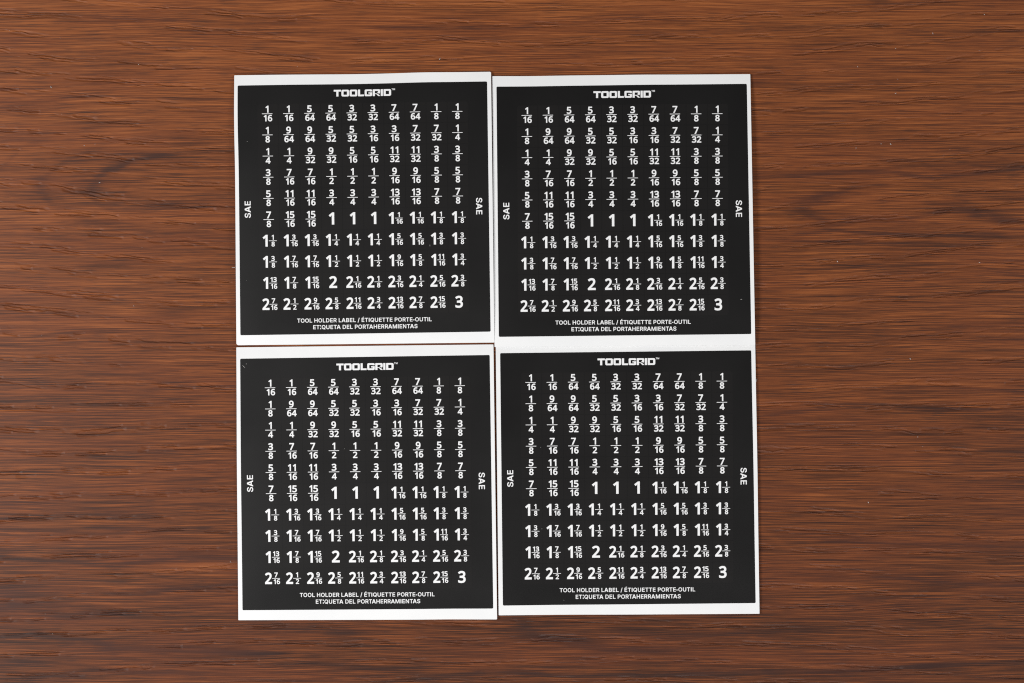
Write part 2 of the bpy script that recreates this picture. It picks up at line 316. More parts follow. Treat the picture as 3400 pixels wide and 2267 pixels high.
LETTERS = {'A':(0.941,[206,0,493,849,521,944,420,944,534,580,741,0,927,0,560,1000,382,1000,18,0,260,320,260,368,686,368,686,320,471,783,331,368,609,368,627,320,314,320],[9,0,10,8,11,3,9,10,11,11,8,9,5,6,13,12,13,6,7,4,12,12,6,7,4,7,1,7,2,1,3,1,2,8,3,2,2,7,8,15,18,16,1,3,14,3,11,14,4,1,14,14,11,15,12,4,16,5,13,17,17,16,18,10,0,18]),
'B':(0.897,[540,2,592,9,638,20,679,36,715,56,747,79,773,107,795,138,811,172,830,242,830,319,814,389,782,446,741,490,692,522,641,539,640,539,640,504,685,522,725,550,757,587,782,633,794,690,793,759,775,828,759,862,739,892,714,920,685,943,651,963,613,980,571,991,524,998,111,1000,111,0,288,428,515,427,562,416,599,396,628,370,648,338,658,302,656,256,650,235,638,216,621,198,599,183,569,172,531,165,288,163,288,837,513,835,544,828,569,817,588,803,603,785,614,765,620,744,621,698,612,664,593,635,566,612,532,596,492,587,288,586,686,524],[49,35,34,33,34,35,63,64,35,33,35,64,64,50,33,49,34,0,0,48,49,63,35,36,36,62,63,50,51,32,33,50,32,48,0,1,1,47,48,53,30,52,30,31,52,51,52,31,32,51,31,16,17,15,14,18,17,15,17,18,5,6,44,6,7,44,43,44,7,7,8,43,42,43,8,8,9,42,41,42,9,9,10,41,10,11,41,40,41,11,11,12,40,14,17,13,47,1,2,46,47,2,2,3,46,3,4,46,45,46,4,4,5,45,5,44,45,40,12,39,12,13,39,13,17,39,38,39,17,37,38,17,36,37,17,62,36,17,17,16,62,61,62,16,60,61,16,16,15,60,59,60,15,15,19,59,19,20,59,20,21,59,58,59,21,21,22,58,57,58,22,22,23,57,23,24,57,56,57,24,24,25,56,55,56,25,25,26,55,26,27,55,54,55,27,27,28,54,53,54,28,28,29,53,30,53,29,18,14,65,15,18,65,19,15,65]),
'D':(0.982,[506,4,574,15,636,34,692,61,743,94,788,135,826,182,857,236,882,295,899,359,909,428,913,502,909,575,899,644,882,707,858,766,827,819,789,866,746,906,696,940,641,966,581,985,516,996,447,1000,173,1000,173,838,437,838,487,835,532,827,571,815,606,798,637,776,664,750,687,720,706,685,721,646,731,602,738,554,740,502,738,449,731,401,720,356,705,316,686,281,663,251,635,225,604,203,567,185,526,173,479,165,178,162,178,0,435,0,111,1000,111,0,288,0,288,1000,288,163,288,838],[53,54,25,55,50,51,51,50,54,25,54,50,53,25,24,0,49,52,27,23,26,56,26,23,52,49,55,55,49,57,26,56,58,24,25,56,1,47,48,29,21,28,22,28,21,47,1,2,2,46,47,30,20,29,21,29,20,1,48,0,49,0,48,28,22,27,23,27,22,6,7,43,42,43,7,7,8,42,41,42,8,8,9,41,40,41,9,9,10,40,39,40,10,10,11,39,38,39,11,37,38,11,11,12,37,36,37,12,12,13,36,35,36,13,13,14,35,34,35,14,14,15,34,33,34,15,15,16,33,32,33,16,16,17,32,17,18,32,46,2,3,45,46,3,3,4,45,44,45,4,4,5,44,5,6,44,6,43,44,32,18,31,18,19,31,30,31,19,20,30,19,50,55,57,25,50,57,58,25,57,56,25,58]),
'E':(0.827,[752,0,752,162,288,162,288,424,716,424,716,587,288,587,288,838,747,838,747,1000,111,1000,111,0],[11,2,3,10,11,3,3,6,10,6,7,10,2,11,0,0,1,2,6,3,4,4,5,6,8,9,7,10,7,9]),
'H':(1.01,[288,0,288,430,727,430,727,0,904,0,904,1000,727,1000,727,592,288,592,288,1000,111,1000,111,0],[11,0,1,10,11,1,1,8,10,8,9,10,2,3,4,4,5,2,7,2,5,5,6,7,8,1,2,2,7,8]),
'L':(0.78,[726,0,726,162,288,162,288,1000,111,1000,111,0],[4,5,2,2,5,0,0,1,2,4,2,3]),
'M':(1.216,[283,0,277,904,196,904,318,558,540,0,682,0,1020,904,941,904,935,568,935,0,1110,0,1110,1000,892,1000,558,91,664,91,569,385,329,1000,111,1000,111,0,278,670,937,682,614,244],[2,1,16,17,2,16,10,11,8,11,6,8,10,8,9,7,6,12,6,11,12,5,14,4,13,4,14,17,18,2,0,19,2,18,0,2,1,2,19,3,1,19,13,15,3,4,13,3,14,5,20,6,7,20,8,6,20,12,21,20,7,12,20,13,14,21,14,20,21,15,13,21,1,3,16,3,15,16]),
'N':(1.022,[289,0,277,902,182,888,379,552,730,0,916,0,916,1000,739,1000,748,152,754,95,840,108,689,381,296,1000,111,1000,111,0,279,722,747,277],[13,14,2,1,12,2,13,2,12,5,6,10,5,10,4,10,9,4,8,4,9,9,10,8,2,14,0,0,15,2,1,2,15,3,1,15,8,11,3,4,8,3,6,7,16,8,10,16,10,6,16,11,8,16,1,3,11,12,1,11]),
'O':(1.04,[586,-9,646,3,702,23,755,50,803,85,845,127,882,175,914,229,939,290,957,355,967,425,971,499,967,574,957,644,939,710,914,770,882,824,845,872,803,914,755,949,702,977,646,997,586,1009,523,1013,461,1009,401,997,345,977,292,949,244,914,201,873,164,824,132,770,107,710,89,645,78,574,75,499,78,425,89,355,107,289,132,229,164,175,201,127,244,85,292,50,345,23,401,3,461,-9,523,-13,486,157,450,165,417,177,385,193,356,215,330,241,306,272,286,308,270,349,258,394,251,444,248,499,251,555,258,605,270,651,286,692,306,728,330,759,356,785,385,807,417,823,450,835,486,843,523,845,561,843,596,836,630,824,661,807,690,785,717,759,740,728,760,692,776,651,788,606,795,555,798,499,795,444,788,394,776,348,760,308,740,272,717,241,690,215,661,193,630,176,596,164,561,157,523,155],[38,39,55,55,56,38,37,38,56,56,57,37,36,37,57,57,58,36,35,36,58,58,59,35,59,60,35,34,35,60,60,61,34,33,34,61,61,62,33,32,33,62,62,63,32,31,32,63,44,51,43,51,52,43,66,67,27,67,26,27,50,45,49,68,69,25,48,46,47,70,23,24,49,45,46,46,48,49,70,24,69,25,69,24,45,50,44,51,44,50,26,67,68,68,25,26,43,52,42,41,42,52,52,53,41,40,41,53,53,54,40,39,40,54,55,39,54,31,63,64,30,31,64,64,65,30,29,30,65,65,66,29,28,29,66,66,27,28,92,93,1,74,21,73,1,93,0,94,0,93,22,72,73,73,21,22,91,2,3,90,91,3,75,76,19,20,75,19,92,1,2,2,91,92,75,20,74,21,74,20,7,8,87,86,87,8,8,9,86,85,86,9,9,10,85,84,85,10,10,11,84,83,84,11,82,83,11,11,12,82,81,82,12,12,13,81,80,81,13,13,14,80,79,80,14,14,15,79,90,3,4,89,90,4,4,5,89,5,6,89,88,89,6,6,7,88,7,87,88,79,15,78,15,16,78,77,78,16,16,17,77,17,18,77,76,77,18,19,76,18,0,94,47,94,95,47,48,47,95,23,70,71,71,72,23,72,22,23]),
'P':(0.875,[288,0,288,838,491,837,544,826,583,805,610,777,628,741,638,697,638,649,628,605,610,568,583,540,545,519,492,508,203,506,203,344,519,347,570,355,617,369,658,388,695,412,727,440,754,472,776,507,793,546,805,586,812,629,812,717,805,760,793,800,776,838,754,874,727,906,695,933,658,957,617,976,570,989,519,998,111,1000,111,0,288,506,288,345],[0,15,39,15,14,39,38,39,14,1,2,37,38,14,1,1,37,38,12,17,18,36,3,35,13,16,17,17,12,13,3,36,2,37,2,36,23,24,9,24,25,9,8,9,25,25,26,8,26,27,8,7,8,27,27,28,7,6,7,28,28,29,6,29,30,6,12,18,19,11,12,19,19,20,11,20,21,11,10,11,21,21,22,10,22,23,10,23,9,10,6,30,5,30,31,5,31,32,5,4,5,32,32,33,4,33,34,4,3,4,34,35,3,34,1,14,40,15,0,41,14,15,40,40,15,41,13,40,41,16,13,41]),
'Q':(1.04,[757,-89,942,-83,622,352,438,346,586,-9,646,3,702,23,755,50,803,85,845,127,882,175,914,229,939,290,957,355,967,425,971,499,967,574,957,644,939,710,914,770,882,824,845,872,803,914,755,949,702,977,646,997,586,1009,523,1013,461,1009,401,997,345,977,292,949,244,914,201,873,164,824,132,770,107,710,89,645,78,574,75,499,78,425,89,355,107,289,132,229,164,175,201,127,244,85,292,50,345,23,401,3,461,-9,523,-13,486,157,450,165,417,177,385,193,356,215,330,241,306,272,286,308,270,349,258,394,251,444,248,499,251,555,258,605,270,651,286,692,306,728,330,759,356,785,385,807,417,823,450,835,486,843,523,845,561,843,596,836,630,824,661,807,690,785,717,759,740,728,760,692,776,651,788,606,795,555,798,499,795,444,788,394,776,348,760,308,740,272,717,241,690,215,661,193,630,176,596,164,561,157,523,155,681,15,812,94,709,234,574,160],[42,43,59,59,60,42,41,42,60,60,61,41,40,41,61,61,62,40,39,40,62,62,63,39,63,64,39,38,39,64,64,65,38,37,38,65,65,66,37,36,37,66,66,67,36,35,36,67,48,55,47,55,56,47,54,49,53,52,50,51,51,99,52,74,27,28,53,49,50,50,52,53,74,28,73,49,54,48,55,48,54,30,71,72,29,30,72,72,73,29,73,28,29,47,56,46,45,46,56,56,57,45,44,45,57,57,58,44,43,44,58,59,43,58,35,67,68,34,35,68,68,69,34,33,34,69,69,70,33,32,33,70,31,32,70,70,71,31,71,30,31,78,25,77,96,2,97,26,76,77,77,25,26,0,7,6,95,6,7,94,95,7,79,80,23,24,79,23,6,95,96,2,96,95,95,94,2,79,24,78,25,78,24,11,12,91,90,91,12,12,13,90,89,90,13,13,14,89,88,89,14,14,15,88,87,88,15,86,87,15,15,16,86,85,86,16,16,17,85,84,85,17,17,18,84,83,84,18,18,19,83,1,8,0,7,0,8,94,7,8,9,10,93,92,93,10,10,11,92,11,91,92,83,19,82,19,20,82,81,82,20,20,21,81,21,22,81,80,81,22,23,80,22,4,98,51,99,51,98,27,74,75,75,76,27,76,26,27,8,1,101,96,97,6,97,2,3,0,6,100,98,4,5,98,5,100,97,3,103,6,97,100,2,94,102,9,93,101,101,93,102,94,8,101,101,102,94,100,97,103,98,100,103]),
'R':(0.884,[288,0,288,838,493,837,546,827,585,807,612,781,630,748,639,705,639,658,630,617,612,584,586,559,547,541,494,531,179,529,179,366,520,369,571,376,617,388,658,406,695,428,728,454,755,484,777,518,794,555,806,595,814,638,814,725,806,768,794,807,777,845,755,880,728,910,696,937,659,960,617,977,571,990,520,998,111,1000,111,0,869,0,607,481,408,481,666,0,288,530,288,367,650,402,468,368],[0,15,39,15,14,39,38,39,14,1,2,37,38,14,1,1,37,38,11,41,10,18,41,17,41,11,12,3,4,35,36,3,35,17,41,16,13,42,41,41,12,13,3,36,2,37,2,36,23,24,9,24,25,9,8,9,25,25,26,8,26,27,8,7,8,27,27,28,7,6,7,28,28,29,6,29,30,6,17,16,43,18,17,43,46,19,41,19,20,41,20,21,41,21,22,41,10,41,22,22,23,10,23,9,10,6,30,5,30,31,5,31,32,5,4,5,32,32,33,4,33,34,4,35,4,34,1,14,44,42,13,44,15,0,45,14,15,44,44,15,45,42,44,45,45,47,42,18,43,46,43,40,46,41,18,46,42,16,41,16,42,47,43,16,47]),
'S':(0.879,[497,-14,549,-7,596,5,640,22,679,44,714,69,744,98,769,131,789,166,803,204,811,245,812,319,798,381,769,432,732,475,664,521,528,573,354,626,304,655,283,678,272,707,272,742,281,773,301,800,331,823,371,840,418,849,484,848,516,841,546,831,572,816,594,798,609,778,620,754,631,701,803,701,796,770,786,808,771,843,751,877,726,907,696,934,663,957,626,977,586,993,542,1004,449,1013,357,1004,313,993,272,977,234,958,200,934,170,906,144,875,123,840,108,802,99,762,96,719,101,669,114,622,137,581,168,544,207,513,252,486,304,463,545,390,599,363,622,342,636,318,640,287,634,249,617,216,587,188,548,166,499,153,443,148,393,152,347,164,309,183,279,209,260,242,245,310,67,310,76,237,87,197,102,159,123,123,149,92,180,64,214,40,253,19,296,4,342,-8,392,-14],[82,83,81,75,76,93,47,25,26,93,76,92,77,92,76,25,47,48,92,77,91,90,91,77,77,78,90,24,25,49,25,48,49,90,78,89,88,89,78,78,79,88,87,88,79,86,87,79,79,80,86,85,86,80,84,85,80,83,84,80,81,83,80,64,17,63,17,18,63,62,63,18,61,62,18,18,19,61,60,61,19,59,60,19,19,20,59,58,59,20,57,58,20,20,21,57,56,57,21,55,56,21,21,22,55,54,55,22,53,54,22,52,53,22,22,23,52,51,52,23,50,51,23,23,24,50,24,49,50,74,0,1,1,73,74,27,28,45,46,27,45,73,1,2,30,43,29,43,44,29,28,29,44,45,28,44,7,8,70,8,9,70,9,10,70,69,70,10,10,11,69,68,69,11,11,12,68,12,13,68,73,2,3,72,73,3,3,4,72,4,5,72,71,72,5,5,6,71,6,7,71,7,70,71,68,13,67,13,14,67,66,67,14,14,15,66,65,66,15,16,65,15,35,36,34,33,34,36,36,37,33,37,38,33,32,33,38,38,39,32,39,40,32,31,32,40,40,41,31,30,31,41,41,42,30,43,30,42,75,93,0,0,74,75,65,16,64,17,64,16,27,46,26,47,26,46]),
'T':(0.883,[357,838,357,0,533,0,533,838,830,838,830,1000,59,1000,59,838],[6,7,0,4,5,3,0,1,2,2,3,0,3,5,0,6,0,5]),
'U':(1.01,[565,-12,619,-4,669,11,715,32,758,57,795,88,827,123,855,162,877,205,892,250,901,299,904,348,904,1000,728,1000,726,329,713,276,687,230,651,194,602,168,543,154,474,154,415,168,366,194,329,230,302,276,289,329,287,1000,111,1000,111,348,114,299,124,250,139,205,161,162,188,123,221,88,258,57,301,32,347,11,398,-4,451,-12,508,-15],[27,28,26,39,20,38,20,21,38,38,21,37,36,37,21,21,22,36,36,22,35,34,35,22,22,23,34,33,34,23,32,33,23,23,24,32,31,32,24,30,31,24,24,25,30,29,30,25,28,29,25,26,28,25,19,40,0,0,1,19,1,18,19,18,1,2,2,3,18,3,17,18,9,10,14,10,11,14,13,14,11,11,12,13,17,3,4,4,5,17,16,17,5,5,6,16,6,7,16,15,16,7,7,8,15,8,9,15,9,14,15,20,39,40,40,19,20]),
'/':(0.513,[337,1044,18,-142,182,-142,501,1044],[3,0,2,1,2,0]),
'É':(0.827,[752,0,752,162,288,162,288,424,716,424,716,587,288,587,288,838,747,838,747,1000,111,1000,111,0,491,1035,645,1275,453,1278,337,1035],[2,3,11,10,11,3,10,3,6,6,7,10,2,11,0,0,1,2,6,3,4,4,5,6,14,15,12,12,13,14,8,9,7,10,7,9])}
# ------------------------------------------------------------------ materials of the sheets
def paper_material():
    N = NT('backing_paper')
    X, Y = N.xy(1/S)
    n = N.noise(X, Y, 160, 120, 1.0, 3)
    N.put(N.bsdf.inputs['Base Color'], N.mix(N.step(n, 0.3, 0.7), (0.815, 0.82, 0.825, 1), (0.85, 0.852, 0.852, 1)))
    N.bsdf.inputs['Roughness'].default_value = 0.46
    N.bsdf.inputs['Specular IOR Level'].default_value = 0.3
    N.bump(N.noise(X, Y, 9, 9, 2.0, 2), 0.35, 0.00003)
    return N.m

def vinyl_material(name, rough, k=1.0):
    N = NT(name)
    X, Y = N.xy(1/S)
    n = N.noise(X, Y, 300, 260, 4.0, 3)
    sp = N.noise(X, Y, 5.5, 5.5, 8.0, 1)
    c = N.mix(N.step(n, 0.3, 0.7), (0.0052*k, 0.0046*k, 0.0045*k, 1), (0.0062*k, 0.0055*k, 0.0053*k, 1))
    c = N.mix(N.step(sp, 0.80, 0.88, 0.0, 0.10), c, (0.10, 0.10, 0.10, 1))
    N.put(N.bsdf.inputs['Base Color'], c)
    N.put(N.bsdf.inputs['Roughness'], N.math('MULTIPLY_ADD', n, 0.10, rough))
    N.bsdf.inputs['Specular IOR Level'].default_value = 0.5
    N.bump(N.noise(X, Y, 2.6, 2.6, 6.0, 2), 0.30, 0.00003)
    return N.m

def ink_material():
    N = NT('white_print')
    X, Y = N.xy(1/S)
    n = N.noise(X, Y, 6, 6, 3.0, 2)
    N.put(N.bsdf.inputs['Base Color'], N.mix(n, (0.84, 0.84, 0.845, 1), (0.875, 0.875, 0.875, 1)))
    N.bsdf.inputs['Roughness'].default_value = 0.5
    N.bsdf.inputs['Specular IOR Level'].default_value = 0.3
    return N.m

M_PAPER = paper_material()
M_PANEL = vinyl_material('black_vinyl', 0.32, 0.8)
M_STICK = vinyl_material('black_vinyl_stickers', 0.30, 1.35)
M_INK = ink_material()

# ------------------------------------------------------------------ lettering (triangulated outlines, 1000 units = cap height)
from mathutils.geometry import delaunay_2d_cdt

def winding(p, l):
    w = 0
    for i in range(len(l)):
        (x0, y0), (x1, y1) = l[i-1], l[i]
        z = (x1-x0)*(p[1]-y0)-(p[0]-x0)*(y1-y0)
        if y0 <= p[1] < y1 and z > 0: w += 1
        if y1 <= p[1] < y0 and z < 0: w -= 1
    return w

def fill_loops(L):                                     # first loop is the outline, the others are holes
    pts, ed = [], []
    for l in L:
        k = len(pts); pts += [Vector(p) for p in l]; ed += [(k+i, k+(i+1) % len(l)) for i in range(len(l))]
    r = delaunay_2d_cdt(pts, ed, [], 0, 1e-4)
    V = [(p[0], p[1]) for p in r[0]]; F = []
    for t in r[2]:
        (ax, ay), (bx, by), (cx, cy) = (V[i] for i in t)
        m = ((ax+bx+cx)/3, (ay+by+cy)/3)
        if winding(m, L[0]) and not any(winding(m, h) for h in L[1:]):
            F.append(tuple(t) if (bx-ax)*(cy-ay)-(by-ay)*(cx-ax) > 0 else (t[0], t[2], t[1]))
    return V, F

def glyph(g):
    adv, c, f = g
    P = [(c[k]/1000.0, c[k+1]/1000.0) for k in range(0, len(c), 2)]
    T = [tuple(f[k:k+3]) for k in range(0, len(f), 3)]
    return adv, P, T

def box_tris(x0, y0, x1, y1):
    return [(x0, y0), (x1, y0), (x1, y1), (x0, y1)], [(0, 1, 2), (0, 2, 3)]

DG = {k: glyph(v) for k, v in DIGITS.items()}
LT = {k: glyph(v) for k, v in LETTERS.items()}
LT['I'] = (0.43, *box_tris(0.11, 0, 0.32, 1))
LT[':'] = (0.41, [(0.10, 0), (0.31, 0), (0.31, .32), (0.10, .32), (0.10, .68), (0.31, .68), (0.31, 1), (0.10, 1)],
           [(0, 1, 2), (0, 2, 3), (4, 5, 6), (4, 6, 7)])      # the misprinted I of the third line
LT['-'] = (0.47, *box_tris(0.05, 0.28, 0.40, 0.47))
LT['A'] = (1.0, *fill_loops([[(.01, 0), (.225, 0), (.305, .22), (.675, .22), (.755, 0), (.97, 0), (.605, 1), (.375, 1)],
                             [(.365, .40), (.615, .40), (.49, .76)]]))
LT[' '] = (0.36, [], [])

class Ink:
    """collects flat triangles in sheet coordinates (a right, b down)"""
    def __init__(self): self.v = []; self.f = []
    def add(self, P, T, fn):
        k = len(self.v)
        self.v += [fn(x, y) for x, y in P]
        self.f += [(a+k, b+k, c+k) for a, b, c in T]
    def bar(self, a0, b0, a1, b1):
        k = len(self.v)
        self.v += [(a0, b1), (a1, b1), (a1, b0), (a0, b0)]
        self.f += [(k, k+1, k+2), (k, k+2, k+3)]

def digit_run(ink, txt, ca, base, h, pitch):
    """digits centred on ca, standing on b = base"""
    n = len(txt)
    for k, ch in enumerate(txt):
        adv, P, T = DG[ch]
        xs = [p[0] for p in P]
        mid = (min(xs)+max(xs))/2
        c = ca+(k-(n-1)/2)*pitch*h
        if ch == '1' and n == 1: c -= 0.02*h
        if ch == '1' and n > 1: c += 0.0
        ink.add(P, T, lambda x, y: (c+(x-mid)*h, base-y*h))

def big_digit(ink, ch, a0, a1, top, base, grow=0.0):
    adv, P, T = DG[ch]
    xs = [p[0] for p in P]; ys = [p[1] for p in P]
    x0, x1, y0, y1 = min(xs), max(xs), min(ys), max(ys)
    ink.add(P, T, lambda x, y: (a0+(x-x0)/(x1-x0)*(a1-a0), base-(y-y0)/(y1-y0)*(base-top)))

def numeral(ink, val, ca, cb):
    if ' ' not in val and '/' not in val:              # whole number, large
        if val == '1': big_digit(ink, '1', ca-10.3, ca+8.1, cb-21, cb+19.3)
        if val == '2': big_digit(ink, '2', ca-10.8, ca+15.6, cb-20.3, cb+19.4)
        if val == '3': big_digit(ink, '3', ca-11.5, ca+14.0, cb-20, cb+20.2)
        return
    if ' ' in val:
        w, fr = val.split(' ')
        n, d = fr.split('/')
        ca2, cb2 = ca+13.0, cb+0.4
        if w == '1': big_digit(ink, '1', ca-21.0, ca-4.0, cb-19.6, cb+19.5)
        else: big_digit(ink, '2', ca-24.0, ca-0.4, cb-19.2, cb+19.3)
        ink.bar(ca2-13.0, cb2-0.8, ca2+13.0, cb2+0.8)
        digit_run(ink, n, ca2, cb2-3.2, 16.4, 0.71)
        digit_run(ink, d, ca2+(1.5 if len(d) > 1 else 1.0), cb2+18.9, 15.9, 0.77)
        return
    n, d = val.split('/')
    ink.bar(ca-17.2, cb-0.95, ca+17.2, cb+0.95)
    digit_run(ink, n, ca, cb-3.8, 23.0, 0.71)
    digit_run(ink, d, ca+(1.2 if len(d) > 1 else 0.5), cb+25.2, 21.2, 0.77)

def text_tris(txt):
    P, T, x = [], [], 0.0
    kern = {'TA': -.10, 'LA': 0, 'AT': -.10, 'LT': -.08, 'TO': -.02, 'RT': -.02}
    last = ''
    for ch in txt:
        adv, gp, gt = LT[ch]
        x += kern.get(last+ch, 0)
        k = len(P)
        P += [(px_+x, py_) for px_, py_ in gp]
        T += [(a+k, b+k, c+k) for a, b, c in gt]
        x += adv; last = ch
    x0 = min(p[0] for p in P); x1 = max(p[0] for p in P)
    return [((p[0]-x0)/(x1-x0), p[1]) for p in P], T

def text_line(ink, txt, a0, a1, base0, base1, cap):
    P, T = text_tris(txt)
    ink.add(P, T, lambda x, y: (a0+x*(a1-a0), base0+(base1-base0)*x-y*cap))

def text_side(ink, txt, base, cap, b0, b1, down):
    P, T = text_tris(txt)
    if down: ink.add(P, T, lambda x, y: (base+y*cap, b0+x*(b1-b0)))       # reads downwards
    else: ink.add(P, T, lambda x, y: (base-y*cap, b1-x*(b1-b0)))          # reads upwards

# block letters of the heading, drawn on a 1695 x 205 raster
def arc(cx, cy, r, a0, a1, n=5):
    return [(cx+r*math.cos(math.radians(a0+(a1-a0)*k/n)), cy+r*math.sin(math.radians(a0+(a1-a0)*k/n))) for k in range(n+1)]

def rrect(x0, y0, x1, y1, tl, tr, br, bl):             # y up, counter-clockwise from bottom left
    return (arc(x0+bl, y0+bl, bl, 180, 270)+arc(x1-br, y0+br, br, 270, 360)
            + arc(x1-tr, y1-tr, tr, 0, 90)+arc(x0+tl, y1-tl, tl, 90, 180))

HEADING = [
 [[(78, 4), (140, 4), (140, 150), (216, 150), (216, 203), (2, 203), (2, 150), (78, 150)]],
 [rrect(228, 2, 453, 203, 42, 42, 42, 42), rrect(290, 52, 391, 153, 8, 8, 8, 8)],
 [rrect(470, 2, 696, 203, 42, 42, 42, 42), rrect(532, 52, 633, 153, 8, 8, 8, 8)],
 [arc(730, 14, 12, 180, 270)+[(895, 2), (895, 53), (780, 53), (780, 203), (718, 203)]],
 [arc(950, 38, 36, 180, 270)+arc(1098, 38, 36, 270, 360)+[(1134, 114), (1026, 114), (1026, 78), (1072, 78), (1072, 52), (974, 52), (974, 152),
   (1072, 152), (1072, 142), (1134, 142)]+arc(1098, 167, 36, 0, 90)+arc(950, 167, 36, 90, 180)],
 [[(1152, 2), (1215, 2), (1215, 62), (1258, 62), (1312, 2), (1373, 2), (1340, 38), (1300, 68), (1262, 82), (1215, 82), (1215, 154), (1308, 154),
   (1308, 124), (1296, 112), (1272, 108), (1300, 98), (1338, 70), (1352, 78), (1364, 94), (1370, 114), (1370, 165)]+arc(1334, 167, 36, 0, 90)
  + arc(1166, 189, 14, 90, 180)],
 [[(1388, 2), (1450, 2), (1450, 203), (1388, 203)]],
 [rrect(1472, 2, 1694, 203, 6, 48, 48, 6), rrect(1535, 52, 1632, 152, 6, 14, 14, 6)],
 [[(1724, 168), (1734, 168), (1734, 210), (1750, 210), (1750, 219), (1708, 219), (1708, 210), (1724, 210)]],
 [[(1757, 168), (1766, 168), (1766, 204), (1779, 168), (1787, 168), (1800, 204), (1800, 168), (1809, 168), (1809, 219), (1796, 219), (1783, 184),
   (1770, 219), (1757, 219)]],
]
HEADING = [fill_loops(L) for L in HEADING]

def heading(ink, a0, base, scale):
    for V, F in HEADING:
        ink.add(V, F, lambda x, y: (a0+x*scale, base-y*scale))

ROWS = [
 '1/16,1/16,5/64,5/64,3/32,3/32,7/64,7/64,1/8,1/8', '1/8,9/64,9/64,5/32,5/32,3/16,3/16,7/32,7/32,1/4',
 '1/4,1/4,9/32,9/32,5/16,5/16,11/32,11/32,3/8,3/8', '3/8,7/16,7/16,1/2,1/2,1/2,9/16,9/16,5/8,5/8',
 '5/8,11/16,11/16,3/4,3/4,3/4,13/16,13/16,7/8,7/8', '7/8,15/16,15/16,1,1,1,1 1/16,1 1/16,1 1/8,1 1/8',
 '1 1/8,1 3/16,1 3/16,1 1/4,1 1/4,1 1/4,1 5/16,1 5/16,1 3/8,1 3/8', '1 3/8,1 7/16,1 7/16,1 1/2,1 1/2,1 1/2,1 9/16,1 5/8,1 11/16,1 3/4',
 '1 13/16,1 7/8,1 15/16,2,2 1/16,2 1/8,2 3/16,2 1/4,2 5/16,2 3/8', '2 7/16,2 1/2,2 9/16,2 5/8,2 11/16,2 3/4,2 13/16,2 7/8,2 15/16,3']
ROWS = [r.split(',') for r in ROWS]
PITCH_A, PITCH_B = 70.0, 70.25

def bilin(q, u, v):                                    # q: TL, TR, BR, BL in photograph pixels
    (x0, y0), (x1, y1), (x2, y2), (x3, y3) = q
    a, b, c, d = (1-u)*(1-v), u*(1-v), u*v, (1-u)*v
    return (a*x0+b*x1+c*x2+d*x3, a*y0+b*y1+c*y2+d*y3)

